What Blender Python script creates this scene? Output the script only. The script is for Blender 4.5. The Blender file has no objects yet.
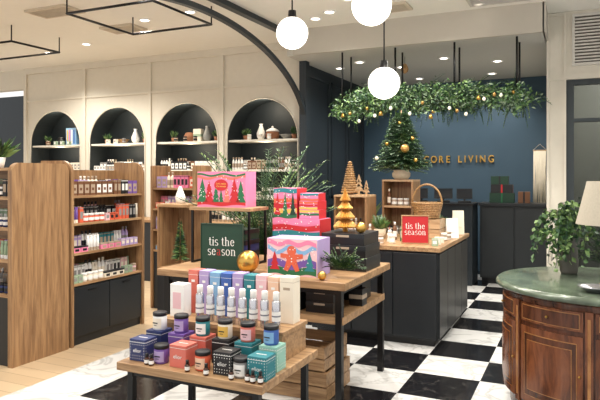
import bpy, math, random
from mathutils import Vector, Matrix, Euler
R=random.Random(11)
S=bpy.context.scene
C=S.collection
pi=math.pi
def lin(c):
    return tuple(((v/255)/12.92 if v/255<=0.04045 else (((v/255)+0.055)/1.055)**2.4) for v in c)+(1,)
# ---------------- materials ----------------
MC={}
def mat(name,rgb,rough=0.5,metal=0,var=0.06,scale=12,emit=0,coat=0,bump=0):
    if name in MC: return MC[name]
    m=bpy.data.materials.new(name); m.use_nodes=True
    nt=m.node_tree; b=nt.nodes['Principled BSDF']
    c=lin(rgb)
    b.inputs['Roughness'].default_value=rough; b.inputs['Metallic'].default_value=metal
    if coat: b.inputs['Coat Weight'].default_value=coat
    tc=nt.nodes.new('ShaderNodeTexCoord'); n=nt.nodes.new('ShaderNodeTexNoise'); n.inputs['Scale'].default_value=scale
    n.inputs['Detail'].default_value=3
    nt.links.new(tc.outputs['Object'],n.inputs['Vector'])
    r=nt.nodes.new('ShaderNodeValToRGB')
    r.color_ramp.elements[0].position=0.3; r.color_ramp.elements[1].position=0.7
    r.color_ramp.elements[0].color=tuple(v*(1-var) for v in c[:3])+(1,)
    r.color_ramp.elements[1].color=tuple(min(1,v*(1+var)) for v in c[:3])+(1,)
    nt.links.new(n.outputs['Fac'],r.inputs['Fac']); nt.links.new(r.outputs['Color'],b.inputs['Base Color'])
    if emit:
        b.inputs['Emission Color'].default_value=c; b.inputs['Emission Strength'].default_value=emit
    MC[name]=m; return m
def wood(name,a,b_,sc=(1,14,14),rough=0.45,scale=2.2):
    if name in MC: return MC[name]
    m=bpy.data.materials.new(name); m.use_nodes=True
    nt=m.node_tree; b=nt.nodes['Principled BSDF']; b.inputs['Roughness'].default_value=rough
    tc=nt.nodes.new('ShaderNodeTexCoord'); mp=nt.nodes.new('ShaderNodeMapping'); mp.inputs['Scale'].default_value=sc
    n=nt.nodes.new('ShaderNodeTexNoise'); n.inputs['Scale'].default_value=scale; n.inputs['Detail'].default_value=8; n.inputs['Roughness'].default_value=.62; n.inputs['Distortion'].default_value=0.7
    r=nt.nodes.new('ShaderNodeValToRGB'); r.color_ramp.elements[0].position=0.34; r.color_ramp.elements[1].position=0.62
    r.color_ramp.elements[0].color=lin(a); r.color_ramp.elements[1].color=lin(b_)
    L=nt.links.new
    L(tc.outputs['Object'],mp.inputs['Vector']); L(mp.outputs['Vector'],n.inputs['Vector']); L(n.outputs['Fac'],r.inputs['Fac']); L(r.outputs['Color'],b.inputs['Base Color'])
    bp=nt.nodes.new('ShaderNodeBump'); bp.inputs['Strength'].default_value=0.08; L(n.outputs['Fac'],bp.inputs['Height']); L(bp.outputs['Normal'],b.inputs['Normal'])
    MC[name]=m; return m
WX=wood('wood_oak_x',(130,97,66),(184,148,108),(1,14,14))
WY=wood('wood_oak_y',(130,97,66),(184,148,108),(14,1,14))
WZ=wood('wood_oak_z',(118,86,58),(164,128,90),(14,14,1))
WL=wood('wood_light',(166,132,96),(206,174,136),(1,12,12))
WD=wood('wood_mahogany',(44,22,13),(92,50,29),(10,10,1.2),rough=0.25)
WD2=wood('wood_mahogany_panel',(70,35,19),(122,70,40),(8,8,1.6),rough=0.22)
WR=wood('wood_rattan',(120,84,50),(190,150,100),(30,30,30))
beige=mat('paint_beige',(208,202,188),0.75,var=0.02)
ceilm=mat('paint_ceiling',(232,230,222),0.85,var=0.01)
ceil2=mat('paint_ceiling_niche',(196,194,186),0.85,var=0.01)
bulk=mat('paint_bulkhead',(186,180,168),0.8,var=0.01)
navy=mat('paint_navy',(27,36,43),0.5,var=0.05)
alc=mat('paint_alcove',(28,36,40),0.6,var=0.05)
bluew=mat('paint_blue',(56,80,98),0.6,var=0.04,scale=3)
dark=mat('laminate_dark',(27,31,35),0.4,var=0.06)
dgrey=mat('laminate_grey',(38,43,47),0.45,var=0.05)
blk=mat('metal_black',(20,20,22),0.35,0.4)
blk2=mat('plastic_black',(18,18,20),0.35)
white=mat('white_paper',(240,238,234),0.6,var=0.02)
cream=mat('cream',(236,226,206),0.6,var=0.03)
gold=mat('gold_metal',(214,170,90),0.28,1.0,var=0.1)
goldp=mat('gold_paper',(204,160,96),0.38,0.85,var=0.12,scale=30)
brass=mat('brass',(160,124,66),0.4,1.0)
silver=mat('aluminium',(206,206,212),0.25,0.9)
amber=mat('amber_glass',(70,34,16),0.12,coat=0.5)
opal=mat('opal_glass',(255,250,242),0.3,emit=1.3,var=0.0)
lampm=mat('downlight_glow',(255,246,232),0.4,emit=9,var=0)
g1=mat('leaf_green',(64,98,50),0.5,var=0.3,scale=6)
g2=mat('leaf_dark',(36,66,42),0.5,var=0.3,scale=6)
g3=mat('leaf_light',(110,138,80),0.5,var=0.25,scale=6)
g4=mat('leaf_silver',(126,146,120),0.55,var=0.2,scale=6)
tg=mat('tree_green',(92,122,84),.55,var=.25,scale=8)
terra=mat('terracotta',(150,100,70),0.7)
linen=mat('linen',(204,188,162),0.8,var=0.08,scale=80)
PAL={'navy':(34,48,98),'blue':(60,96,170),'sky blue':(128,172,212),'teal':(40,124,134),'red':(186,34,42),'orange':(214,96,66),
 'coral':(210,112,98),'pink':(228,128,164),'pale pink':(232,190,196),'purple':(112,80,156),'lilac':(176,156,204),'yellow':(224,180,84),
 'cream':(236,226,208),'white':(238,237,234),'grey':(140,138,136),'black':(24,24,28),'green':(36,104,66),'sage':(150,172,144),'brown':(112,74,48),'dark green':(20,56,40),'mint':(152,200,184),'taupe':(170,152,132),'peach':(234,194,166)}
def pm(c): return mat('card_'+c.replace(' ','_'),PAL[c],0.5,var=0.03)

# ---------------- mesh builder ----------------
class MB:
    def __init__(s): s.v=[];s.f=[];s.m=[];s.s=[];s.ml=[]
    def mi(s,m):
        if m not in s.ml: s.ml.append(m)
        return s.ml.index(m)
    def add(s,vs,fs,m,smooth=False,M=None):
        o=len(s.v)
        s.v+= [tuple(M@Vector(v)) if M else tuple(v) for v in vs]
        k=s.mi(m)
        for f in fs: s.f.append([i+o for i in f]); s.m.append(k); s.s.append(smooth)
    def box(s,x0,x1,y0,y1,z0,z1,m,M=None):
        s.add([(x0,y0,z0),(x1,y0,z0),(x1,y1,z0),(x0,y1,z0),(x0,y0,z1),(x1,y0,z1),(x1,y1,z1),(x0,y1,z1)],
              [(0,3,2,1),(4,5,6,7),(0,1,5,4),(1,2,6,5),(2,3,7,6),(3,0,4,7)],m,M=M)
    def cbox(s,c,d,m,M=None):
        s.box(c[0]-d[0]/2,c[0]+d[0]/2,c[1]-d[1]/2,c[1]+d[1]/2,c[2]-d[2]/2,c[2]+d[2]/2,m,M)
    def lathe(s,prof,m,c=(0,0,0),seg=24,M=None,smooth=True,cap=True,pleat=0):
        vs=[];fs=[];n=len(prof)
        for i in range(seg):
            a=2*pi*i/seg; pf=1-(pleat if i%2 else 0)
            for r,z in prof: vs.append((c[0]+r*pf*math.cos(a),c[1]+r*pf*math.sin(a),c[2]+z))
        for i in range(seg):
            j=(i+1)%seg
            for k in range(n-1): fs.append((i*n+k,j*n+k,j*n+k+1,i*n+k+1))
        if cap:
            if prof[0][0]>1e-5: fs.append(tuple(i*n for i in range(seg-1,-1,-1)))
            if prof[-1][0]>1e-5: fs.append(tuple(i*n+n-1 for i in range(seg)))
        s.add(vs,fs,m,smooth,M)
    def cyl(s,c,r,h,m,r2=None,seg=20,M=None):
        r2=r if r2 is None else r2
        vs=[];fs=[]
        for i in range(seg):
            a=2*pi*i/seg
            vs.append((c[0]+r*math.cos(a),c[1]+r*math.sin(a),c[2])); vs.append((c[0]+r2*math.cos(a),c[1]+r2*math.sin(a),c[2]+h))
        for i in range(seg):
            j=(i+1)%seg; fs.append((2*i,2*j,2*j+1,2*i+1))
        s.add(vs,fs,m,True,M)
        s.add([v for v in vs],[tuple(2*i for i in range(seg-1,-1,-1)),tuple(2*i+1 for i in range(seg))],m,False,M)
    def sphere(s,c,r,m,seg=24,rings=14,sz=1,M=None):
        s.lathe([(r*math.sin(pi*k/rings),-r*sz*math.cos(pi*k/rings)) for k in range(rings+1)],m,c,seg,M)
    def tube(s,pts,r,m,seg=8,closed=False,r2=None):
        pts=[Vector(p) for p in pts]; n=len(pts); vs=[];fs=[]
        for i,p in enumerate(pts):
            a=pts[(i-1)%n] if (closed or i>0) else p
            b=pts[(i+1)%n] if (closed or i<n-1) else p
            d=(b-a).normalized()
            u=d.cross(Vector((0,0,1)))
            if u.length<1e-3: u=d.cross(Vector((1,0,0)))
            u.normalize(); w=d.cross(u)
            rr=r if r2 is None else r+(r2-r)*i/(n-1)
            for k in range(seg):
                t=2*pi*k/seg; vs.append(p+u*rr*math.cos(t)+w*rr*math.sin(t))
        for i in range(n if closed else n-1):
            j=(i+1)%n
            for k in range(seg):
                l=(k+1)%seg; fs.append((i*seg+k,i*seg+l,j*seg+l,j*seg+k))
        if not closed: fs.append(tuple(range(seg-1,-1,-1))); fs.append(tuple((n-1)*seg+k for k in range(seg)))
        s.add(vs,fs,m,True)
    def poly(s,pts,m): s.add(pts,[tuple(range(len(pts)))],m)
    def leaf(s,p,d,l,w,m,up=None):
        p=Vector(p); d=Vector(d).normalized(); up=Vector(up or (R.uniform(-1,1),R.uniform(-1,1),R.uniform(-.2,1)))
        u=d.cross(up)
        if u.length<1e-3: u=Vector((1,0,0))
        u.normalize(); n=u.cross(d)
        s.add([p,p+d*l*.45+u*w*.5+n*w*.15,p+d*l,p+d*l*.45-u*w*.5+n*w*.15,p+d*l*.5],[(0,1,4),(1,2,4),(4,2,3),(0,4,3)],m)
    def twig(s,p,d,l,m,nm,nl=.04,nw=.008,n=14,droop=.3,stem=.003):
        p=Vector(p); d=Vector(d).normalized(); pts=[p.copy()]; q=p.copy(); dd=d.copy()
        for i in range(n):
            q=q+dd*(l/n); dd=(dd+Vector((0,0,-droop/n))).normalized(); pts.append(q.copy())
            for sgn in (-1,1):
                side=dd.cross(Vector((0,0,1)))
                if side.length<1e-3: side=Vector((1,0,0))
                side.normalize()
                nd=(dd*.7+side*sgn+Vector((0,0,R.uniform(-.5,.6)))).normalized()
                s.leaf(q,nd,nl*(1-.5*i/n)*R.uniform(.8,1.2),nw,nm,up=(0,0,1))
        s.tube([pts[0],pts[n//2],pts[-1]],stem,m,seg=4)
    def mesh(s,name):
        me=bpy.data.meshes.new(name); me.from_pydata([tuple(v) for v in s.v],[],s.f)
        for m in s.ml: me.materials.append(m)
        for p,k,sm in zip(me.polygons,s.m,s.s): p.material_index=k; p.use_smooth=sm
        me.update(); return me
def mkobj(name,me,loc=(0,0,0),rz=0,bevel=0,parent=None):
    o=bpy.data.objects.new(name,me); C.objects.link(o); o.location=loc; o.rotation_euler=(0,0,rz)
    if bevel:
        b=o.modifiers.new('bevel','BEVEL'); b.width=bevel; b.segments=2; b.limit_method='ANGLE'; b.angle_limit=0.7
    if parent: o.parent=parent
    return o
def thing(name,label,cat,loc=(0,0,0),rz=0,group=None):
    o=mkobj(name,None,loc,rz); o.empty_display_size=.1
    o['label']=label; o['category']=cat
    if group: o['group']=group
    return o
def part(par,name,mb,bevel=0,label=None,loc=(0,0,0),rz=0):
    o=mkobj(name,mb.mesh(name) if isinstance(mb,MB) else mb,loc,rz,bevel,par)
    if label: o['label']=label
    return o
def single(name,label,cat,mb,loc=(0,0,0),rz=0,group=None,bevel=0):
    o=mkobj(name,mb.mesh(name) if isinstance(mb,MB) else mb,loc,rz,bevel)
    o['label']=label; o['category']=cat
    if group: o['group']=group
    return o
def struct(name,mb,bevel=0):
    o=mkobj(name,mb.mesh(name),(0,0,0),0,bevel); o['kind']='structure'; return o
def text_mesh(body,size,m,ext=.002,width=None,spacing=1,bold=.0):
    cu=bpy.data.curves.new('t','FONT'); cu.body=body; cu.size=size; cu.extrude=ext; cu.align_x='CENTER'; cu.align_y='CENTER'
    cu.space_character=spacing; cu.offset=size*bold
    t=bpy.data.objects.new('t',cu); C.objects.link(t); bpy.context.view_layer.update()
    me=bpy.data.meshes.new_from_object(t); bpy.data.objects.remove(t)
    me.materials.clear(); me.materials.append(m)
    if width:
        w=max(v.co.x for v in me.vertices)-min(v.co.x for v in me.vertices)
        for v in me.vertices: v.co.x*=width/w; v.co.y*=width/w
    return me
def text(par,body,size,m,loc,rot,name='lettering',ext=.002,width=None,spacing=1,bold=.0):
    me=text_mesh(body,size,m,ext,width,spacing,bold); me.name=name
    o=bpy.data.objects.new(name,me); C.objects.link(o)
    o.location=loc; o.rotation_euler=rot
    if par: o.parent=par
    return o
def arc(cx,cz,rx,rz_,a0,a1,n=14): return [(cx+rx*math.cos(math.radians(a0+(a1-a0)*k/n)),cz+rz_*math.sin(math.radians(a0+(a1-a0)*k/n))) for k in range(n+1)]
GL={'t':(.62,[[(.27,1.3),(.27,.2)],arc(.42,.2,.15,.17,180,320)],[(.04,.52,.97)]),
 'i':(.46,[[(.22,.97),(.22,0)],[(.22,1.28),(.22,1.4)]],[(.06,.22,.95),(.05,.40,.03)]),
 's':(.76,[arc(.37,.73,.22,.24,35,270)+arc(.37,.25,.24,.24,90,-145)],[]),
 'h':(.98,[[(.22,1.45),(.22,0)],arc(.47,.66,.24,.28,180,0)+[(.71,0)]],[(.06,.22,1.42),(.06,.38,.03),(.55,.88,.03)]),
 'e':(.86,[[(.15,.53),(.68,.53)]+arc(.41,.49,.27,.47,8,325,20)],[]),
 'a':(.86,[arc(.38,.7,.2,.25,150,0)+[(.58,.1),(.72,.02)],arc(.36,.26,.2,.24,60,330,16)],[]),
 'o':(.9,[arc(.43,.49,.3,.47,0,360,24)],[]),
 'n':(.98,[[(.22,.97),(.22,0)],arc(.47,.66,.24,.28,180,0)+[(.71,0)]],[(.06,.22,.94),(.06,.38,.03),(.55,.88,.03)]),
 ' ':(.45,[],[])}
def serif(par,body,h,m,loc,width,name='lettering',accent=None):
    mb=MB(); tot=sum(GL[c][0] for c in body); k=width/tot; x=-width/2; m0=m
    for ci,ch in enumerate(body):
        m=accent[1] if accent and accent[0]==ci else m0
        adv,st,sf=GL[ch]
        for pts in st:
            P=[Vector((p[0],p[1])) for p in pts]
            for a,b in zip(P,P[1:]):
                d=(b-a)
                if d.length<1e-6: continue
                d.normalize(); t=.03+.05*abs(d.y); n=Vector((-d.y,d.x))*t; e=d*.02
                q=[a-e-n,b+e-n,b+e+n,a-e+n]; mb.poly([(x+v.x*k,0,v.y*k) for v in q],m)
        for s0,s1,z in sf: mb.poly([(x+s0*k,-.0002,(z-.03)*k),(x+s1*k,-.0002,(z-.03)*k),(x+s1*k,-.0002,(z+.03)*k),(x+s0*k,-.0002,(z+.03)*k)],m)
        x+=adv*k
    return mkobj(name,mb.mesh(name),loc,0,0,par)

# ---------------- structure ----------------
TX,TY=0.36,-0.32
def floor_mat():
    m=bpy.data.materials.new('tile_checker'); m.use_nodes=True; nt=m.node_tree; L=nt.links.new; b=nt.nodes['Principled BSDF']
    tc=nt.nodes.new('ShaderNodeTexCoord'); mp=nt.nodes.new('ShaderNodeMapping')
    s=0.5
    mp.inputs['Scale'].default_value=(1/s,1/s,1); mp.inputs['Location'].default_value=(TX,TY,0.5)
    ck=nt.nodes.new('ShaderNodeTexChecker'); ck.inputs['Scale'].default_value=1
    L(tc.outputs['Object'],mp.inputs['Vector']); L(mp.outputs['Vector'],ck.inputs['Vector'])
    sx=nt.nodes.new('ShaderNodeSeparateXYZ'); L(tc.outputs['Object'],sx.inputs[0])
    lt=nt.nodes.new('ShaderNodeMath'); lt.operation='LESS_THAN'; lt.inputs[1].default_value=-3.18; L(sx.outputs['X'],lt.inputs[0])
    mxm=nt.nodes.new('ShaderNodeMath'); mxm.operation='MAXIMUM'; L(ck.outputs['Fac'],mxm.inputs[0]); L(lt.outputs[0],mxm.inputs[1])
    def vein(sc,c0,c1,p0,p1):
        n=nt.nodes.new('ShaderNodeTexNoise'); n.inputs['Scale'].default_value=sc; n.inputs['Detail'].default_value=9; n.inputs['Distortion'].default_value=1.6
        L(tc.outputs['Object'],n.inputs['Vector'])
        r=nt.nodes.new('ShaderNodeValToRGB'); e=r.color_ramp.elements; e[0].position=p0; e[0].color=c0; e[1].position=p1; e[1].color=c0
        k=e.new((p0+p1)/2); k.color=c1
        L(n.outputs['Fac'],r.inputs['Fac']); return r
    w=vein(2.0,lin((228,228,226)),lin((192,192,190)),.455,.53); k=vein(2.4,lin((24,24,27)),lin((74,72,70)),.488,.508)
    mx=nt.nodes.new('ShaderNodeMix'); mx.data_type='RGBA'
    L(mxm.outputs[0],mx.inputs['Factor']); L(k.outputs['Color'],mx.inputs[6]); L(w.outputs['Color'],mx.inputs[7])
    L(mx.outputs[2],b.inputs['Base Color']); b.inputs['Roughness'].default_value=0.16
    return m
FX=-3.66
mb=MB(); mb.box(FX,4,-2,10.4,-.1,0,floor_mat()); struct('floor',mb)
def plank_mat():
    m=bpy.data.materials.new('plank_floor'); m.use_nodes=True; nt=m.node_tree; L=nt.links.new; b=nt.nodes['Principled BSDF']
    tc=nt.nodes.new('ShaderNodeTexCoord'); br=nt.nodes.new('ShaderNodeTexBrick'); br.inputs['Scale'].default_value=1
    br.inputs['Brick Width'].default_value=1.2; br.inputs['Row Height'].default_value=.15; br.inputs['Mortar Size'].default_value=.003
    br.inputs['Color1'].default_value=lin((202,178,146)); br.inputs['Color2'].default_value=lin((188,164,132)); br.inputs['Mortar'].default_value=lin((146,122,96))
    L(tc.outputs['Object'],br.inputs['Vector']); L(br.outputs['Color'],b.inputs['Base Color']); b.inputs['Roughness'].default_value=.35
    return m
mb=MB(); mb.box(-11.5,FX,-2,9.4,-.1,0,plank_mat()); struct('floor',mb)
mb=MB(); mb.box(-11.5,4,.4,7.5,3.4,3.5,ceilm); struct('ceiling',mb)
NY=6.9
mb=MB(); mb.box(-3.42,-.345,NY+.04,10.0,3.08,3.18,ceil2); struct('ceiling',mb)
cen=[-4.1,-5.40,-6.75,-8.1]; ar=.575; sp=2.07; zb=.9; W=7.5
mb=MB()
def q(x0,x1,z0,z1): mb.poly([(x0,W,z0),(x1,W,z0),(x1,W,z1),(x0,W,z1)],beige)
for ci,c in enumerate(cen):
    l=(c+cen[ci+1])/2 if ci<3 else -8.79
    r=(c+cen[ci-1])/2 if ci>0 else -3.42
    q(l,c-ar,0,3.4); q(c+ar,r,0,3.4); q(c-ar,c+ar,0,zb)
    N=28; P=[(c-ar*math.cos(pi*k/N),sp+ar*math.sin(pi*k/N)) for k in range(N+1)]
    for k in range(N):
        (xa,za),(xb,zb2)=P[k],P[k+1]
        mb.poly([(xa,W,za),(xb,W,zb2),(xb,W,3.4),(xa,W,3.4)],beige)
        mb.poly([(xa,W,za),(xa,W+.4,za),(xb,W+.4,zb2),(xb,W,zb2)],alc)
    for x in (c-ar,c+ar): mb.poly([(x,W,zb),(x,W+.4,zb),(x,W+.4,sp),(x,W,sp)],alc)
    mb.poly([(c-ar,W,zb),(c+ar,W,zb),(c+ar,W+.4,zb),(c-ar,W+.4,zb)],alc)
    mb.tube([(c-ar,W-.004,zb)]+[(x,W-.004,z) for x,z in P]+[(c+ar,W-.004,zb)],.012,beige,seg=6)
    mb.box(l-.03,l+.03,W-.03,W,0,3.4,beige)
mb.box(-8.79,-3.42,W-.035,W,3.3,3.4,beige)
mb.box(-8.79,-3.42,W-.02,W,2.82,2.85,beige)
mb.poly([(-8.79,W,0),(-8.79,W+.7,0),(-8.79,W+.7,3.4),(-8.79,W,3.4)],navy)
mb.box(-11.5,-8.79,W,W+.1,3.05,3.4,beige)
struct('wall_back',mb)
mb=MB(); mb.box(-8.79,-3.5,W+.4,W+.45,0,3.3,alc); struct('wall_alcove',mb)
mb=MB(); mb.box(-11.5,-8.79,8.9,9,0,3.2,navy); struct('wall_recess',mb)
mb=MB(); mb.box(-3.5,-3.42,7.5,10.0,0,3.4,navy)
for (a,b) in ((7.56,8.35),(8.45,9.1),(9.2,9.9)):
    for z0,z1 in ((.15,1.1),(1.2,2.95)):
        for bx in ((a,b,z0,z0+.04),(a,b,z1-.04,z1),(a,a+.04,z0,z1),(b-.04,b,z0,z1)): mb.box(-3.42,-3.4,bx[0],bx[1],bx[2],bx[3],navy)
struct('wall_niche_left',mb)
mb=MB(); mb.box(-3.5,-.2,10,10.1,0,3.4,bluew); struct('wall_niche_back',mb)
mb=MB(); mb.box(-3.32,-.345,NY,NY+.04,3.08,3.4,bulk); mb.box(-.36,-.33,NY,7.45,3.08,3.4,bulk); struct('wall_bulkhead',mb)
mb=MB(); mb.box(-.345,-.14,7.45,7.6,0,3.4,beige); mb.box(-.14,1.2,7.45,7.6,2.63,3.4,beige); mb.box(1.2,4,7.45,7.6,0,3.4,beige)
mb.box(-.345,-.3,7.6,10,0,3.4,beige)
for a,b in ((-.345,-.315),(-.165,-.14)): mb.box(a,b,7.43,7.45,0,3.4,beige)
for z in (.12,2.63,3.36): mb.box(-.315,-.165,7.43,7.45,z,z+.03,beige)
mb.box(-.14,1.2,7.425,7.45,2.63,2.69,beige)
struct('wall_right',mb)
dwall=mat('door_room',(104,108,104),.7)
mb=MB(); mb.box(-.3,3,9.2,9.3,0,3.2,dwall); struct('wall_recess_right',mb)
gl=bpy.data.materials.new('door_glass'); gl.use_nodes=True; gb=gl.node_tree.nodes['Principled BSDF']; gb.inputs['Base Color'].default_value=(.03,.035,.035,1); gb.inputs['Alpha'].default_value=.15; gb.inputs['Roughness'].default_value=.15; gb.inputs['Specular IOR Level'].default_value=.2
d=mkobj('door_1',None); d['kind']='structure'
fr=mat('steel_dark',(40,48,52),.5,.0)
mb=MB()
for a,b,c0,c1 in ((-.14,-.06,0,2.63),(1.14,1.2,0,2.63),(.5,.55,0,2.57),(-.06,1.14,2.57,2.63),(-.06,1.14,0,.12),(-.06,1.14,1.0,1.04),(-.06,1.14,2.15,2.19)):
    mb.box(a,b,7.47,7.55,c0,c1,fr)
part(d,'door_frame',mb)
mb=MB(); mb.box(-.06,1.14,7.505,7.515,.12,2.57,gl); part(d,'door_glass',mb)
mb=MB(); mb.lathe([(.12,0),(.16,.35),(.15,.35)],dark)
for k in range(60):
    a=R.uniform(0,2*pi); mb.twig((0,0,.35),(math.cos(a),math.sin(a),R.uniform(.5,3)),R.uniform(.4,1.1),g2,R.choice((g1,g2,g3)),.11,.03,12,.9)
single('potted_plant','large leafy plant in dark pot beyond the glazed door','plant',mb,(.42,8.5,0))
mb=MB(); mb.box(-3.46,-3.38,2.5,7.42,3.34,3.4,navy); struct('trim_1',mb)
mb=MB()
Z0,BB=2.12,1.06
pts=[(5.0+2.4*math.cos(a),Z0+BB*math.sin(a)) for a in [k*(115*pi/180)/48 for k in range(49)]]
for i in range(48):
    vs=[]
    for (y,z) in pts[i:i+2]:
        a=math.atan2((z-Z0)/BB,(y-5)/2.4); nn=Vector((0,math.cos(a),math.sin(a)))
        for dx,dn in ((-.03,-1),(.03,-1),(.03,1),(-.03,1)):
            vs.append((-3.36+dx,y+nn.y*.026*dn,z+nn.z*.026*dn))
    mb.add(vs,[(0,1,5,4),(1,2,6,5),(2,3,7,6),(3,0,4,7)],navy)
mb.cyl((-3.36,4.05,3.08),.012,.32,blk)
mb.box(-3.42,-3.32,7.31,7.42,0,3.33,navy)
single('arched_beam','dark navy curved steel arch rising from wall post to ceiling','arch',mb)

# downlights
mb=MB(); mb.lathe([(.075,0),(.075,-.012),(.055,-.012),(.05,.0)],white,seg=24,cap=False); trim_me=mb.mesh('trim_ring')
mb=MB(); mb.cyl((0,0,-.004),.05,.003,lampm); lens_me=mb.mesh('lens')
def downlight(x,y,z,e):
    t=thing('downlight','round white recessed ceiling downlight, lit warm white','ceiling light',(x,y,z),group='recessed ceiling downlights')
    part(t,'trim_ring',trim_me); part(t,'lens',lens_me)
    if e:
        l=bpy.data.lights.new('spot','SPOT'); l.energy=e; l.spot_size=2.4; l.spot_blend=.7; l.shadow_soft_size=.05; l.color=(1,.945,.86)
        o=bpy.data.objects.new('spot',l); C.objects.link(o); o.location=(x,y,z-.03)
E=120
for x,y,e in ((-7.26,6.6,E),(-6.31,6.4,E),(-5.44,5.91,E),(-4.7,5.7,E*.8),(-4.0,5.63,0),(-2.83,6.5,0),(-2.57,6.3,E),(-2.2,5.9,E*.7),(-1.29,6.3,E*.7),(-.99,6.7,0),
              (-2.0,3.3,E*.8),(-1.0,4.0,E*.8),(-3.0,3.0,E*.8),(-2.2,1.6,E),(.3,3.2,E*.6),(-.6,5.6,E*.7),(-4.9,3.2,E*.8),(-3.6,4.3,E*.7),(-7,4.6,E),(.8,5.6,E)):
    downlight(x,y,3.4,e)
for x,y,e in ((-3.11,8.02,0),(-2.29,8.3,70),(-1.61,7.9,0),(-1.0,8.4,70),(-2.3,9.4,55),(-1.2,9.4,55),(-2.7,7.7,40)):
    downlight(x,y,3.08,e)
l=bpy.data.lights.new('recess_fill','POINT'); l.energy=60; l.color=(1,.95,.86); l.shadow_soft_size=.05  # added fill light with no fitting, brightens the recess behind the glazed door
o=bpy.data.objects.new('recess_fill',l); C.objects.link(o); o.location=(.8,8.3,2.9)
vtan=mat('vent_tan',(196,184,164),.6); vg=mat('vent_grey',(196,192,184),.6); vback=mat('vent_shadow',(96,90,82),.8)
def vent(x,y,w,dp,m,lab):
    mb=MB(); t=thing('ceiling_vent',lab,'vent',(x,y,3.4))
    mb.box(-w/2,w/2,-dp/2,-dp/2+.03,-.025,0,m); mb.box(-w/2,w/2,dp/2-.03,dp/2,-.025,0,m)
    mb.box(-w/2,-w/2+.03,-dp/2+.03,dp/2-.03,-.025,0,m); mb.box(w/2-.03,w/2,-dp/2+.03,dp/2-.03,-.025,0,m)
    part(t,'vent_frame',mb)
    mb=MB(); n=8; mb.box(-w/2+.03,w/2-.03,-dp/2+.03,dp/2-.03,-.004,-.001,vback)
    for k in range(n):
        y0=-dp/2+.04+(dp-.07)*k/n; mb.box(-w/2+.03,w/2-.03,y0,y0+.014,-.02,-.004,m)
    part(t,'vent_louvre',mb)
vent(-.75,6.45,.66,.5,vg,'pale square louvred air vent in the ceiling')
vent(-5.35,4.95,.6,.32,vtan,'tan louvred air vent in the ceiling')
vent(-5.2,5.9,.5,.32,vtan,'tan louvred air vent in the ceiling')
vent(-1.9,6.4,.45,.3,vtan,'tan louvred air vent in the ceiling')
mb=MB(); t=thing('wall_vent','beige louvred air grille high on the wall','vent',(.12,7.45,2.78))
for a,b,c0,c1 in ((-.2,.4,0,.03),(-.2,.4,.55,.58),(-.2,-.17,.03,.55),(.37,.4,.03,.55)): mb.box(a,b,-.03,0,c0,c1,vg)
part(t,'vent_frame',mb)
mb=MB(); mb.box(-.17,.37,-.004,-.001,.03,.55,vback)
for k in range(14): mb.box(-.17,.37,-.024,-.004,.045+k*.036,.062+k*.036,vg)
part(t,'vent_louvre',mb)

def tframe(x0,x1,y0,y1,z):
    t=thing('hanging_track_frame','black tubular rectangular rail frame hung from ceiling','ceiling frame',(0,0,z),group='hanging black rail frames')
    mb=MB(); mb.tube([(x0,y0,0),(x1,y0,0),(x1,y1,0),(x0,y1,0)],.014,blk,closed=True); part(t,'rail',mb)
    for x in (x0,x1):
        for y in (y0,y1):
            mb=MB(); mb.tube([(x,y,0),(x,y,3.4-z)],.008,blk); part(t,'hanger_rod',mb)
tframe(-4.75,-3.66,4.55,5.55,3.2)
tframe(-7.6,-6.35,5.2,5.95,3.2)

def globe(x,y,z,r,top=3.4):
    t=thing('globe_pendant','white opal glass globe pendant on black rod','pendant lamp',(x,y,z),group='white globe pendants')
    mb=MB(); mb.sphere((0,0,0),r,opal,32,20); part(t,'lamp_shade',mb)
    mb=MB(); mb.lathe([(.0,r+.05),(.03,r+.05),(.035,r+.0),(.06,r-.02),(.06,r-.03)],blk,seg=20,cap=False); part(t,'cap',mb)
    mb=MB(); mb.tube([(0,0,r+.04),(0,0,top-z-.02)],.006,blk); part(t,'rod',mb)
    mb=MB(); mb.cyl((0,0,top-z-.025),.05,.02,blk); part(t,'canopy',mb)
    l=bpy.data.lights.new('bulb','POINT'); l.energy=12; l.color=(1,.96,.9); l.shadow_soft_size=.01
    o=bpy.data.objects.new('bulb',l); C.objects.link(o); o.location=(x,y,z-r-.3)
globe(-2.04,4.23,2.66,.125)
globe(-1.18,3.59,2.61,.125)
globe(-1.39,4.54,2.27,.125)
mb=MB(); mb.box(-.3,3,7.6,9.3,3.1,3.2,dwall); struct('ceiling',mb)

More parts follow.
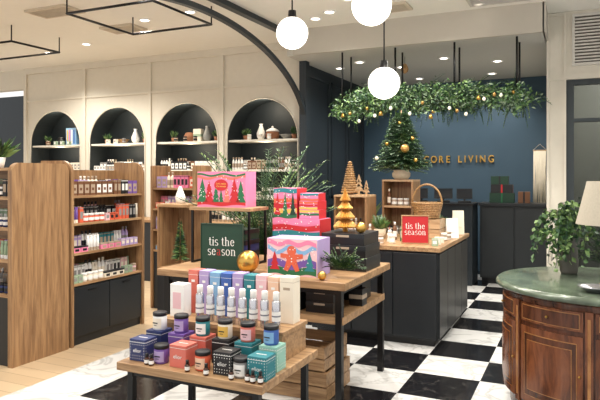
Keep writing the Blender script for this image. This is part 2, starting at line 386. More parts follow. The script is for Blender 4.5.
# ---------------- products ----------------
PC={}
def pmesh(kind,a,b='white'):
    k=(kind,a,b)
    if k in PC: return PC[k]
    A,B=pm(a),pm(b); mb=MB()
    if kind=='carton':
        mb.box(-.022,.022,-.02,.02,0,.14,A); mb.box(-.016,.016,-.0212,-.02,.035,.1,B); mb.box(-.0225,.0225,-.0205,.0205,.125,.132,B)
    elif kind=='smallbox':
        mb.box(-.027,.027,-.025,.025,0,.07,A); mb.box(-.018,.018,-.0262,-.025,.02,.05,B); mb.box(-.0275,.0275,-.0255,.0255,.058,.062,B)
    elif kind=='tube':
        mb.lathe([(.015,0),(.0155,.03),(.0165,.031),(.0165,.09),(.012,.125)],A,seg=12); mb.box(-.016,.016,-.004,.004,.12,.145,A); mb.lathe([(.0165,.0),(.0165,.03)],B,seg=12,cap=False)
    elif kind=='bottle':
        mb.lathe([(.018,0),(.020,.004),(.020,.115),(.016,.13),(.009,.14),(.009,.15)],A,seg=14); mb.lathe([(.011,.15),(.011,.175),(.009,.178)],B,seg=14); mb.lathe([(.0205,.03),(.0205,.09)],B,cap=False,seg=14)
    elif kind=='jar':
        mb.lathe([(.026,0),(.029,.004),(.029,.055),(.026,.06)],A,seg=18); mb.lathe([(.030,.06),(.030,.076),(.028,.079)],B,seg=18); mb.lathe([(.0295,.015),(.0295,.042)],B,cap=False,seg=18)
    elif kind=='card':
        mb.box(-.033,.033,-.006,.006,0,.13,A); mb.box(-.025,.025,-.0072,-.006,.02,.10,B); mb.box(-.014,.014,-.0078,-.0072,.045,.07,A)
    elif kind=='book':
        mb.box(-.011,.011,-.045,.045,0,.17,A); mb.box(-.0115,.0115,-.0455,-.04,.03,.06,B); mb.box(-.009,.009,-.043,.0455,.004,.166,pm('cream'))
    elif kind=='tin':
        mb.box(-.042,.042,-.028,.028,0,.042,A); mb.box(-.043,.043,-.029,.029,.042,.054,B); mb.box(-.024,.024,-.029,-.028,.01,.032,B)
    me=mb.mesh(kind); PC[k]=me; return me
KN={'carton':('product_carton','cardboard product carton','carton',.046),'bottle':('cosmetic_bottle','capped cosmetic bottle','bottle',.043),'tube':('cream_tube','slim standing cream tube','tube',.035),
 'jar':('product_jar','round lidded jar','jar',.062),'card':('gift_card','printed gift card pack','card',.07),'smallbox':('product_carton','small square product box','box',.056),
 'book':('notebook','slim hardback notebook','book',.025),'tin':('product_tin','flat lidded box','box',.088)}
def prod(kind,a,b,loc,rz,where,group):
    n,l,c,w=KN[kind]
    return single(n,f'{a} {l} {where}',c,pmesh(kind,a,b),loc,rz,group)
def fill(p0,p1,z,rz,kinds,cols,where,group,gap=.004,jit=.004):
    p0=Vector(p0);p1=Vector(p1);L=(p1-p0).length;d=(p1-p0)/L;t=0.005
    while True:
        k=R.choice(kinds); w=KN[k][3]; run=R.choice((1,2,2,3,4)); a=R.choice(cols); b=R.choice(['white','cream','black','grey','taupe'])
        if b==a: b='white' if a!='white' else 'taupe'
        for _ in range(run):
            if t+w>L: return
            p=p0+d*(t+w/2); prod(k,a,b,(p.x,p.y,z+.0005),rz,where,group)
            t+=w+gap+R.uniform(0,jit)

def end_panel_mb(x0,x1,y0,y1,h,m):
    mb=MB(); n=8;r=.08
    out=[(y0,0),(y1,0)]
    for k in range(n+1):
        a=pi/2*k/n; out.append((y1-r+r*math.cos(a),h-r+r*math.sin(a)))
    for k in range(n+1):
        a=pi/2+pi/2*k/n; out.append((y0+r+r*math.cos(a),h-r+r*math.sin(a)))
    N=len(out); vs=[(x0,a,b) for a,b in out]+[(x1,a,b) for a,b in out]
    mb.add(vs,[tuple(range(N-1,-1,-1)),tuple(range(N,2*N))]+[(i,(i+1)%N,(i+1)%N+N,i+N) for i in range(N)],m); return mb
t=thing('gondola_shelf','oak shop gondola with broad solid end panel and dark base','shelf unit',(0,0,0))
part(t,'end_panel',end_panel_mb(-4.17,-4.12,3.38,3.97,1.65,WZ))
mb=MB(); mb.box(-5.6,-4.17,3.40,3.96,0,.56,dark); part(t,'base_cabinet',mb,.004)
mb=MB(); mb.box(-5.6,-4.17,3.68,3.71,.585,1.585,WX); part(t,'back_panel',mb)
for z in (.56,.84,1.1,1.35):
    mb=MB(); mb.box(-5.6,-4.17,3.38,3.68,z,z+.025,WX); part(t,'shelf',mb)
mb=MB(); mb.box(-5.6,-4.17,3.38,3.97,1.585,1.61,WX); part(t,'shelf',mb)
cols=['white','cream','black','pale pink','lilac','sage','taupe','grey','navy','coral','purple']
for z in (.585,.865,1.125,1.375):
    fill((-4.6,3.44),(-4.18,3.44),z,0,['carton','tube','jar'],cols,'on an oak gondola shelf','products on the near gondola')
    fill((-4.6,3.54),(-4.18,3.54),z,0,['carton','bottle'],cols,'on an oak gondola shelf','products on the near gondola')
t=thing('gondola_shelf','oak shop shelf bay with dark cabinet doors and stocked shelves','shelf unit',(0,0,0))
y0,y1,xf,xb=4.0,4.96,-4.12,-4.5
mb=MB(); mb.box(xb,xf-.03,y0+.03,y1,0,.54,dark); part(t,'base_cabinet',mb,.004)
for i in range(2):
    w=(y1-y0-.03)/2; ys=y0+.03+i*w
    mb=MB(); mb.box(xf-.03,xf-.012,ys+.004,ys+w-.004,.08,.525,dark); dd=part(t,'cabinet_door',mb,.003)
    mb=MB(); mb.box(xf-.012,xf-.002,ys+w/2-.05,ys+w/2+.05,.48,.49,blk); part(dd,'handle',mb)
mb=MB(); mb.box(xb,xb+.025,y0+.03,y1,.562,1.6,WZ); part(t,'back_panel',mb)
for y in (y0,y1):
    mb=MB(); out=[(xb,0),(xf,0)]
    for k in range(11):
        a=pi/2*k/10; out.append((xf-.12+.12*math.cos(a),1.68-.12+.12*math.sin(a)))
    out.append((xb,1.68)); N=len(out)
    mb.add([(a,y,b) for a,b in out]+[(a,y+.03,b) for a,b in out],[tuple(range(N)),tuple(range(2*N-1,N-1,-1))]+[(i,i+N,(i+1)%N+N,(i+1)%N) for i in range(N)],WZ)
    part(t,'side_panel',mb)
for z in (.54,.82,1.09,1.34):
    mb=MB(); mb.box(xb+.025,xf-.01,y0+.03,y1,z,z+.022,WY); part(t,'shelf',mb)
gx=-4.17
for z,ks,cs in ((.562,['tin','jar','smallbox'],['white','cream','pale pink','sage','taupe']),(.842,['tin','card','smallbox','tube'],['white','black','cream','lilac','orange','teal','pink']),
             (1.112,['carton','tube','jar','smallbox'],['black','white','purple','cream','pale pink','orange']),(1.362,['card','carton','book','tube'],['purple','navy','white','brown','cream','lilac','black'])):
    fill((gx,4.04),(gx,4.95),z,pi/2,ks,cs,'on an oak shelf bay','products on the oak shelf bay')
    for xx in (.10,.18): fill((gx-xx,4.04),(gx-xx,4.95),z,pi/2,['carton','bottle','card','tube'],cs,'behind others on oak shelf','products on the oak shelf bay')
t=thing('wall_shelf_unit','oak open shelf unit with dark base near the arched wall','shelf unit',(0,0,0))
xr=-3.95
mb=MB(); mb.box(-4.5,xr,5.62,5.93,0,.66,dark); part(t,'base_cabinet',mb,.004)
for x in (-4.54,xr):
    mb=MB(); mb.box(x,x+.035,5.6,5.95,0,1.66,WZ); part(t,'side_panel',mb,.01)
mb=MB(); mb.box(-4.505,xr,5.93,5.95,.66,1.6,WZ); part(t,'back_panel',mb)
for z in (.66,.90,1.14,1.38):
    mb=MB(); mb.box(-4.505,xr,5.61,5.93,z,z+.022,WX); part(t,'shelf',mb)
for z,ks in ((.682,['jar','tin']),(.922,['carton','bottle']),(1.162,['carton','jar','smallbox']),(1.402,['bottle','carton','card'])):
    for yy in (5.67,5.76,5.85): fill((-4.5,yy),(xr,yy),z,0,ks,['white','cream','yellow','pink','lilac','orange','sky blue','black'],'on an oak wall shelf','products on the oak wall shelf')

t=thing('wall_cabinet','long dark low cabinet with oak top under the arched wall','cabinet')
mb=MB(); mb.box(-8.7,-3.6,7.0,7.44,0,.86,dark); part(t,'body',mb,.005)
mb=MB(); mb.box(-8.72,-3.58,6.97,7.45,.86,.9,WX); part(t,'countertop',mb,.004)
fill((-5.4,7.15),(-3.7,7.15),.9,0,['bottle','carton','jar'],['white','cream','taupe','sage','black','lilac'],'on the long low wall cabinet','products on the wall cabinet',gap=.02)

shel=mat('shelf_pale',(218,214,202),.5)
def vase(kind,m,m2=None):
    mb=MB()
    if kind=='pot': mb.lathe([(.05,0),(.08,.03),(.085,.09),(.06,.14),(.045,.15)],m)
    elif kind=='vase': mb.lathe([(.03,0),(.06,.05),(.065,.1),(.03,.19),(.022,.22),(.03,.24)],m)
    elif kind=='bowl': mb.lathe([(.03,0),(.04,.01),(.1,.07),(.105,.075),(.095,.07),(.0,.02)],m)
    elif kind=='lidpot': mb.lathe([(.05,0),(.09,.03),(.1,.08),(.09,.12)],m); mb.lathe([(.1,.12),(.09,.14),(.03,.17),(.0,.175)],m2 or m); mb.sphere((0,0,.185),.018,m2 or m,12,8)
    return mb
gy=W+.24
stone=mat('stone',(150,150,146),.6)
for i,c in enumerate(cen):
    for z in (2.03,1.6,1.2):
        mb=MB(); mb.box(c-ar+.005,c+ar-.005,W+.03,W+.395,z,z+.03,shel); single('alcove_shelf','pale painted shelf board inside arched alcove','shelf',mb,group='alcove shelf boards',bevel=.003)
    for zz,en in ((2.54,5),(1.98,4)):
        l=bpy.data.lights.new('alcove_bulb','POINT'); l.energy=en; l.color=(1,.86,.66); l.shadow_soft_size=.04
        o=bpy.data.objects.new('alcove_bulb',l); C.objects.link(o); o.location=(c,W+.1,zz)
    z=2.0605
    if i==0:
        single('ceramic_pot','brown lidded ceramic pot on an alcove shelf','pot',vase('lidpot',terra,white),(c+.05,gy,z))
        single('ceramic_bowl','grey stoneware bowl on an alcove shelf','bowl',vase('bowl',stone),(c+.265,gy+.03,z))
        single('ceramic_vase','white ceramic vase on an alcove shelf','vase',vase('vase',white),(c-.14,gy,z))
    if i==1:
        mb=MB(); mb.box(-.07,.07,-.04,.04,0,.2,cream); mb.box(-.071,.071,-.041,.041,.08,.12,pm('sage'))
        single('gift_box','cream and green gift box on an alcove shelf','box',mb,(c+.06,gy,z))
        single('ceramic_pot','brown ceramic pot on an alcove shelf','pot',vase('pot',terra),(c-.11,gy,z))
        single('ceramic_vase','grey ceramic vase on an alcove shelf','vase',vase('vase',stone),(c+.22,gy,z))
    if i==2:
        single('wooden_bowl','wide wooden bowl on an alcove shelf','bowl',vase('bowl',WR),(c-.08,gy,z))
        single('ceramic_vase','white ceramic vase on an alcove shelf','vase',vase('vase',white),(c+.18,gy,z))
    if i==3:
        mb=MB(); mb.box(-.12,.12,-.03,.03,0,.3,pm('sky blue'))
        for k in range(4): mb.box(-.1+.05*k,-.07+.05*k,-.031,-.03,.03,.27,pm(['yellow','pink','white','blue'][k]))
        single('gift_box','blue and yellow patterned gift box on an alcove shelf','box',mb,(c+.15,gy,z))
        single('ceramic_pot','dark ceramic pot on an alcove shelf','pot',vase('pot',blk2),(c-.1,gy,z))
    fill((c-.28,W+.075),(c+.28,W+.075),z,0,['smallbox','jar'],['brown','cream','sage','taupe','coral'],'on an arched alcove shelf','small ornaments in alcoves',gap=.08,jit=.05)
    for k in range(2):
        mb=MB(); mb.lathe([(.03,0),(.042,.07),(.038,.07)],terra)
        for j in range(60):
            a=R.uniform(0,2*pi); mb.leaf((0,0,.06),(math.cos(a)*.55,math.sin(a)*.5,R.uniform(.4,1.8)),R.uniform(.08,.14),.03,R.choice((g1,g2,g3)))
        single('potted_plant','small leafy green plant in a pot on an alcove shelf','plant',mb,(c+(.43 if k else -.36),W+.18,z),group='small alcove plants')
    for zz in (1.63,1.23):
        for yy in ((W+.08,W+.2,W+.3) if zz>1.5 else (W+.1,)):
            fill((c-.54,yy),(c+.54,yy),zz,0,['card','smallbox'] if i in (2,3) and yy<W+.15 else ['jar','bottle','card','carton'],['white','white','cream','grey','black'] if i in(2,3) else ['black','brown','white','cream','grey'],'on an arched alcove shelf','products in the arched alcoves')
mb=MB(); mb.lathe([(.05,0),(.07,.1),(.065,.1)],white)
for j in range(90):
    a=R.uniform(0,2*pi); mb.leaf((0,0,.09),(math.cos(a),math.sin(a),R.uniform(.1,1.6)),R.uniform(.12,.27),.05,R.choice((g1,g2,g3)))
single('potted_plant','leafy green plant in white pot on oak gondola','plant',mb,(-4.82,3.8,1.6105))

# ---------------- tables ----------------
def table(x0,x1,y0,y1,z,th,leg,label):
    t=thing('display_table',label,'table',((x0+x1)/2,(y0+y1)/2,0))
    w,d=(x1-x0)/2,(y1-y0)/2
    mb=MB(); mb.box(-w,w,-d,d,z-th,z,WX); part(t,'tabletop',mb,.003)
    for sx in (-1,1):
        for sy in (-1,1):
            mb=MB(); cx,cy=sx*(w-.06),sy*(d-.06); mb.box(cx-leg,cx+leg,cy-leg,cy+leg,0,z-th,blk); part(t,'leg',mb)
    mb=MB()
    for sy in (-1,1): mb.box(-w+.08,w-.08,sy*(d-.06)-leg*.7,sy*(d-.06)+leg*.7,z-th-.035,z-th,blk)
    for sx in (-1,1): mb.box(sx*(w-.06)-leg*.7,sx*(w-.06)+leg*.7,-d+.08,d-.08,z-th-.035,z-th,blk)
    part(t,'frame',mb)
    return t
T1=table(-2.87,-1.37,3.62,4.64,.85,.05,.022,'tall display table with oak top, black metal legs and lower shelf')
mb=MB(); mb.box(-.66,.72,-.46,.46,.565,.615,WX); part(T1,'lower_shelf',mb,.003)
T2=table(-2.36,-1.43,2.62,3.32,.5,.045,.018,'low display table with oak top and black metal legs')
def crate(w,d,h,m,slat=3):
    mb=MB(); th=.015
    g=h/slat
    for k in range(slat):
        z0=k*g+.004;z1=(k+1)*g-.004
        mb.box(-w/2,w/2,-d/2,-d/2+th,z0,z1,m); mb.box(-w/2,w/2,d/2-th,d/2,z0,z1,m)
        mb.box(-w/2,-w/2+th,-d/2+th,d/2-th,z0,z1,m); mb.box(w/2-th,w/2,-d/2+th,d/2-th,z0,z1,m)
    mb.box(-w/2+th,w/2-th,-d/2+th,d/2-th,.0,.012,m)
    for sx in (-1,1):
        for sy in (-1,1): mb.cbox((sx*(w/2-th-.012),sy*(d/2-th-.012),h/2),(.024,.024,h-.002),m)
    return mb
single('wooden_crate','slatted oak crate standing on the floor under tall table','crate',crate(.56,.46,.2,WX,2),(-1.84,4.0,0),group='stacked floor crates')
single('wooden_crate','slatted oak crate stacked on another crate','crate',crate(.54,.44,.17,WX,2),(-1.85,4.0,.202),group='stacked floor crates')
single('wooden_crate','slatted oak crate standing on the floor behind low table','crate',crate(.5,.4,.26,WX),(-2.45,4.05,0),group='stacked floor crates')
mb=MB(); mb.box(-2.33,-1.50,2.98,3.3,0,.15,WX); mb.box(-2.34,-1.49,2.97,3.305,.15,.175,WX)
single('display_riser','low oak display riser on the low table','riser',mb,(0,0,.5005),bevel=.002)

CBM={}
def cbox_mesh(a,b,h,style,w=.054):
    k=(a,b,h,style)
    if k in CBM: return CBM[k]
    mb=MB(); A,B=pm(a),pm(b)
    mb.box(-w,w,-w,w,0,h,A)
    def P(face,pts,m,o=.0008):
        if face==0: mb.poly([(u,-w-o,v) for u,v in pts],m)
        elif face==1: mb.poly([(w+o,u,v) for u,v in pts],m)
        else: mb.poly([(u,v-w,h+o) for u,v in pts],m)
    for f in (0,1):
        if style==0:
            for i in range(7):
                for j in range(7):
                    cx=-w+.008+i*.0153;cz=.010+j*(h-.012)/7
                    P(f,[(cx,cz),(cx+.0025,cz+.004),(cx,cz+.008),(cx-.0025,cz+.004)],B)
            P(f,[(-.036,h*.28),(.036,h*.28),(.036,h*.66),(-.036,h*.66)],A,.0012)
        P(f,[(-w,h*.86),(w,h*.86),(w,h*.88),(-w,h*.88)],B,.001)
    P(2,[(-.03,.050),(.03,.050),(.03,.058),(-.03,.058)],B)
    CBM[k]=mb.mesh('carton'); return CBM[k]
def candle_box(a,b,x,y,z,rz=0,h=.13,style=1):
    t=thing('candle_box',f'{a} cardboard candle box with {b} lettering and trim','box',(x,y,z),rz,'boxed candles on the low table')
    part(t,'carton',cbox_mesh(a,b,h,style))
    text(t,'elior',.03,pm(b),(0,-.0558,h*.48),(pi/2,0,0),ext=.0004,width=.056)
    return t
bz=.5005
for a,b,x,s in (('navy','white',-2.27,1),('purple','white',-2.11,1),('coral','white',-1.96,1),('black','white',-1.81,1),('teal','white',-1.663,1),('mint','white',-1.51,0)):
    candle_box(a,b,x,2.885,bz,0,.133,s)
for a,b,x,y,rz,s in (('navy','white',-2.265,2.735,.02,0),('coral','white',-1.985,2.735,-.02,1),('black','white',-1.7,2.73,.02,0)):
    candle_box(a,b,x,y,bz,rz,.12,s)
candle_box('teal','white',-1.495,2.735,bz,.0,.12,0)
jm={}
def jar(a,lab,lid,x,y,z):
    t=thing('candle_jar',f'{a} candle jar with {lab} label and {lid} lid','candle',(x,y,z),R.uniform(-.12,.08),'candle jars on the low table')
    k=(a,lab,lid)
    if k not in jm:
        m1=MB(); m1.lathe([(.037,0),(.041,.005),(.041,.078),(.038,.082)],pm(a),seg=28)
        m2=MB(); m2.lathe([(.042,.082),(.042,.1),(.039,.103),(0,.103)],pm(lid),seg=28)
        m3=MB(); vs=[];n=10
        for i in range(n+1):
            an=-pi/2-0.9+1.8*i/n
            for zz in (.012,.070): vs.append((.0418*math.cos(an),.0418*math.sin(an),zz))
        m3.add(vs,[(2*i,2*i+2,2*i+3,2*i+1) for i in range(n)],pm(lab),True)
        m3.box(-.018,.018,-.0428,-.0416,.04,.046,pm('black' if lab not in('black','navy') else 'white'))
        m3.box(-.010,.010,-.0428,-.0416,.028,.031,pm('black' if lab not in('black','navy') else 'white'))
        jm[k]=(m1.mesh('jar'),m2.mesh('lid'),m3.mesh('label'))
    part(t,'jar_body',jm[k][0]); part(t,'lid',jm[k][1]); part(t,'paper_label',jm[k][2])
for a,l,d_,x in (('white','cream','black',-2.265),('purple','lilac','black',-2.11),('teal','white','black',-1.96),('cream','yellow','black',-1.81),('coral','pale pink','black',-1.663),('blue','sky blue','black',-1.517)):
    jar(a,l,d_,x,2.885,.6345)
for a,l,d_,x,y in (('purple','lilac','black',-2.125,2.72),('orange','peach','black',-1.845,2.715),('grey','white','black',-1.598,2.705)):
    jar(a,l,d_,x,y,.5005)
mb=MB(); mb.lathe([(.013,0),(.014,.003),(.014,.035),(.007,.042)],amber,seg=16); mb.lathe([(.009,.042),(.009,.06),(.008,.062)],blk2,seg=16); mb.lathe([(.0143,.01),(.0143,.028)],white,seg=16,cap=False)
vm=mb.mesh('oil_vial')
for x,y in ((-2.175,2.655),(-2.14,2.65),(-1.90,2.65),(-1.775,2.642),(-1.62,2.64),(-1.53,2.65),(-1.496,2.645),(-1.455,2.65)):
    single('oil_vial','small amber glass oil vial with black cap','bottle',vm,(x,y,.5005),group='amber oil vials')
m1=MB(); m1.lathe([(.023,0),(.025,.004),(.025,.15),(.022,.158),(.016,.162),(.016,.166)],silver,seg=24)
m2=MB(); m2.lathe([(.0165,.164),(.0185,.166),(.0185,.205),(.0165,.209),(0,.209)],white,seg=20)
m1=m1.mesh('bottle_body'); m2=m2.mesh('cap')
lgrey=mat('label_greyprint',(120,120,130),.5)
for k in range(8):
    x=-2.08+k*.074
    t=thing('aluminium_bottle','slim silver aluminium bottle with white cap and white label','bottle',(x,3.03,.6765),R.uniform(-.3,.3),'slim aluminium bottles')
    part(t,'bottle_body',m1); part(t,'cap',m2)
    mb=MB(); mb.lathe([(.0255,.045),(.0255,.1)],white,seg=24,cap=False); mb.lathe([(.0258,.07),(.0258,.078)],lgrey,seg=24,cap=False); part(t,'paper_label',mb)
xs=-2.26
for a,b,w,h in (('coral','white',.072,.27),('lilac','white',.07,.27),('sky blue','white',.072,.265),('blue','white',.072,.265),('lilac','white',.072,.27),('teal','white',.072,.265),('pale pink','white',.072,.27),('peach','white',.07,.265),('cream','taupe',.09,.27)):
    mb=MB(); mb.box(-w/2,w/2,-.045,.045,0,h,pm(a))
    mb.box(-w/2-.0006,w/2+.0006,-.0456,.0456,h-.03,h-.028,pm(b)); mb.box(-w/2+.023,w/2-.023,-.0458,-.045,h-.075,h-.06,pm(b))
    single('tall_gift_carton',f'tall {a} gift carton with {b} print on the riser','box',mb,(xs+w/2,3.21,.6765),group='tall gift cartons',bevel=.001)
    xs+=w+.010
mb=MB(); mb.box(-.05,.05,-.04,.04,0,.2,white); mb.box(-.03,.03,-.041,-.04,.05,.15,pm('pale pink'))
single('tall_gift_carton','white gift carton with pink panel behind the jars','box',mb,(-2.25,3.07,.6765),group='tall gift cartons')

# ---- tall table goods ----
ZT=.8505
def sign(x,y,z,rz,w,h,fm,bm_,label,f=.016,acc=None,k=1):
    t=thing('tabletop_sign',label,'sign',(x,y,z),rz)
    mb=MB()
    for a,b,c0,c1 in ((-w/2,w/2,0,f),(-w/2,w/2,h-f,h),(-w/2,-w/2+f,f,h-f),(w/2-f,w/2,f,h-f)): mb.box(a,b,-.012,.012,c0,c1,fm)
    part(t,'sign_frame',mb,.001)
    mb=MB(); mb.box(-w/2+f,w/2-f,-.006,.006,f,h-f,bm_); part(t,'sign_panel',mb)
    serif(t,'tis the',1,white,(0,-.0068,h*.52),w*.66*k)
    serif(t,'season',1,white,(0,-.0068,h*.31),w*.72*k,accent=acc)
    mb=MB(); mb.poly([(0,.0065,h*.6),(.03,.11,0.0),(-.03,.11,0.0)],fm); part(t,'easel_back',mb)
    return t
sign(-2.40,3.78,ZT,.12,.34,.34,pm('dark green'),pm('dark green'),'dark green square seasonal message sign on tall table',.006,(2,pm('red')),.95)
sign(-1.41,5.6,.9005,.25,.26,.27,WX,pm('red'),'red framed seasonal message sign on the counter',.010,None,1.08)
def ball(x,y,z,r,lab):
    mb=MB(); mb.sphere((0,0,r),r,gold,28,18); single('gold_bauble',lab,'bauble',mb,(x,y,z))
ball(-2.155,3.74,ZT,.08,'large shiny gold bauble on tall table')
ball(-1.555,3.68,ZT,.03,'small shiny gold bauble beside pine sprigs on table')
t=thing('metal_riser','black metal riser stand with oak board on tall table','riser',(-2.55,4.12,ZT))
mb=MB(); mb.box(-.28,.28,-.15,.15,.42,.445,WX); part(t,'board',mb,.002)
for sx in (-1,1):
    for sy in (-1,1):
        mb=MB(); mb.cbox((sx*.26,sy*.13,.21),(.016,.016,.42),blk); part(t,'leg',mb)
mb=MB()
for sx in (-1,1): mb.cbox((sx*.26,0,.008),(.016,.244,.016),blk)
part(t,'foot_bar',mb)
for k,(a,h) in enumerate((('dark green',.1),('navy',.09),('dark green',.08))):
    mb=MB(); mb.box(-.19,.19,-.11,.11,0,h,pm(a)); mb.box(-.192,.192,-.112,.112,h*.6,h-.001,blk2)
    single('flat_gift_box',f'{a} flat lidded gift box under metal riser','box',mb,(-2.53,4.13,ZT+[0,.101,.192][k]+.0),group='flat boxes under riser')
def tri_tree(mb,cx,cz,w,h,m,y,n=3):
    for k in range(n):
        a=w*(1-.25*k)/2; z=cz+h*k*.27
        mb.poly([(cx-a,y-.0002*k,z),(cx+a,y-.0002*k,z),(cx,y-.0002*k,z+h*.46)],m)
def printed_box(w,d,h,base,side,fn):
    mb=MB(); mb.box(-w/2,w/2,-d/2,d/2,0,h,base); mb.box(w/2,w/2+.001,-d/2,d/2,0,h,side); mb.box(-w/2,w/2,-d/2,d/2,h,h+.001,side)
    fn(mb,-d/2-.001); return mb
def wave(mb,x0,x1,z,amp,th,m,y,ph=0,f=2.5,n=24):
    for k in range(n):
        a=x0+(x1-x0)*k/n;b=x0+(x1-x0)*(k+1)/n
        za=z+amp*math.sin(ph+2*pi*f*(a-x0)/(x1-x0)); zb_=z+amp*math.sin(ph+2*pi*f*(b-x0)/(x1-x0))
        mb.poly([(a,y,za-th/2),(b,y,zb_-th/2),(b,y,zb_+th/2),(a,y,za+th/2)],m)
def dots(mb,w,z0,z1,y,n,m):
    for k in range(n):
        cx,cz=R.uniform(-w,w),R.uniform(z0,z1); mb.poly([(cx+.004*math.cos(j),y,cz+.004*math.sin(j)) for j in range(6)],m)
def art1(mb,y):
    w,h=.42,.28
    wave(mb,-w/2,w/2,.03,.006,.03,pm('red'),y,0,1.5); wave(mb,-w/2,w/2,.235,.01,.02,pm('coral'),y,2,2); wave(mb,-w/2,w/2,.255,.008,.015,pm('green'),y-.0001,1,2)
    for cx,m,s in ((-.165,'green',.10),(-.105,'red',.09),(.17,'green',.09),(.115,'red',.10),(-.045,'green',.07),(.05,'coral',.07),(0,'green',.05)): tri_tree(mb,cx,.04,s,s*1.9,pm(m),y-.0006)
    n=20; mb.poly([(.0+.06*math.cos(2*pi*k/n),y-.002,.175+.045*math.sin(2*pi*k/n)) for k in range(n)],pm('red'))
    dots(mb,.19,.03,.25,y-.0015,40,pm('white'))
t=thing('patterned_gift_box','pink gift box with red and green tree pattern','box',(-2.57,4.12,1.296),.1)
part(t,'carton',printed_box(.42,.2,.28,pm('pink'),pm('pink'),art1))
text(t,"Let's make\nChristmas",.03,pm('yellow'),(.0,-.1035,.175),(pi/2,0,0),ext=.0003,width=.085)
def art2(mb,y):
    w=.37
    wave(mb,-w/2,w/2,.03,.01,.05,pm('green'),y,0,1.5,); wave(mb,-w/2,w/2,.08,.015,.05,pm('purple'),y-.0001,0,1.5); wave(mb,-w/2,w/2,.18,.02,.03,pm('sky blue'),y,2,2)
    wave(mb,-w/2,w/2,.225,.01,.03,pm('pink'),y-.0002,1,2.5)
    br=pm('orange'); n=16; cx=0
    mb.poly([(cx+.035*math.cos(2*pi*k/n),y-.001,.175+.035*math.sin(2*pi*k/n)) for k in range(n)],br)
    mb.poly([(cx-.03,y-.0012,.15),(cx-.085,y-.0012,.155),(cx-.085,y-.0012,.125),(cx-.035,y-.0012,.115),(cx-.06,y-.0012,.04),(cx-.03,y-.0012,.03),(cx,y-.0012,.08),(cx+.03,y-.0012,.03),(cx+.06,y-.0012,.04),(cx+.035,y-.0012,.115),(cx+.085,y-.0012,.125),(cx+.085,y-.0012,.155),(cx+.03,y-.0012,.15)],br)
    for ex in (-.012,.012): mb.poly([(cx+ex+.004*math.cos(j),y-.002,.182+.004*math.sin(j)) for j in range(6)],white)
    for z in (.1,.12): mb.poly([(cx+.005*math.cos(j),y-.002,z+.005*math.sin(j)) for j in range(6)],white)
    for c_,m in ((-.13,'red'),(.135,'teal')): tri_tree(mb,c_,.04,.08,.13,pm(m),y-.0006)
    dots(mb,.17,.03,.24,y-.0012,30,pm('white'))
single('patterned_gift_box','pale pink gift box with gingerbread man print, lilac side','box',printed_box(.38,.24,.255,pm('pale pink'),pm('lilac'),art2),(-1.81,3.86,ZT+.0005),.02)
def stripes(mb,w,h,y,ph=0,nb=7):
    cs=['red','pink','green','yellow','red','orange','pink','teal']
    for k in range(nb): wave(mb,-w/2,w/2,h*(k+.5)/nb,h*.02,h/(nb+1),pm(cs[(k+ph)%8]),y-.0002*k,k,1.2,12)
def stripe_box(w,d,h,ph,nb,lab,x,z,rz,trees=0,grp=None):
    mb=MB(); mb.box(-w/2,w/2,-d/2,d/2,0,h,pm('pink')); stripes(mb,w,h,-d/2-.001,ph,nb)
    for k in range(trees): tri_tree(mb,-w/2+w*(k+.5)/trees,h*.12,w*.8/trees,h*.75,pm(('red','green','dark green')[k%3]),-d/2-.0035)
    dots(mb,w/2-.008,.01,h-.01,-d/2-.005,int(w*h*700),pm('white'))
    mb.box(w/2,w/2+.001,-d/2,d/2,0,h,pm('red'))
    single('patterned_gift_box',lab,'box',mb,(x,4.28,z),rz,grp)
stripe_box(.40,.22,.36,2,8,'wide wavy red pink and green gift box on tall table',-1.98,ZT+.0005,0)
stripe_box(.2,.18,.235,2,6,'green pink and red tree patterned gift box on wider box',-2.08,1.2125,.0,3)
stripe_box(.16,.16,.07,1,3,'small red and pink striped gift box stacked on wide box',-1.885,1.2125,.05,0,'stacked striped boxes')
stripe_box(.155,.16,.065,3,3,'small green and pink striped gift box in a stack',-1.885,1.2835,-.04,0,'stacked striped boxes')
stripe_box(.15,.15,.06,5,3,'small pink and orange striped gift box topping stack',-1.885,1.3495,.03,0,'stacked striped boxes')
for k,(w,h) in enumerate(((.36,.095),(.35,.09),(.33,.085))):
    z=ZT+sum((.096,.091)[:k])
    mb=MB(); mb.box(-w/2,w/2,-.17,.17,0,h,blk2); mb.box(-w/2-.002,w/2+.002,-.172,.172,h*.6,h-.001,dark); mb.box(-.05,.05,-.1735,-.172,h*.68,h*.86,pm('taupe'))
    single('black_gift_box','flat matte black lidded gift box in a stack','box',mb,(-1.573,4.28,z),group='stacked black boxes',bevel=.002)
mb=MB(); mb.lathe([(.02,0),(.02,.025),(.088,.03),(.09,.042),(.07,.065),(.035,.095),(.074,.10),(.075,.112),(.055,.135),(.028,.165),(.058,.17),(.059,.18),(.04,.2),(.02,.228),(.042,.232),(.042,.24),(.018,.285),(.003,.33),(0,.33)],goldp,seg=48,smooth=False,pleat=.2)
single('honeycomb_tree','gold paper honeycomb tree in four tiers on black boxes','ornament',mb,(-1.605,4.25,ZT+.273))
ball(-1.455,4.18,ZT+.273,.04,'small gold bauble on black boxes')
mb=MB()
for k in range(44):
    a=R.uniform(-.3,pi+.5); mb.twig((R.uniform(-.05,.05),0,.03+R.uniform(0,.03)),(math.cos(a)*.9,-abs(math.sin(a))*.2+.15,R.uniform(.25,1.3)),R.uniform(.09,.15),g2,R.choice((g1,g2,g3)),.035,.010,12,.8)
single('pine_garland','green pine sprig garland on tall table edge','garland',mb,(-1.46,3.82,ZT+.02))
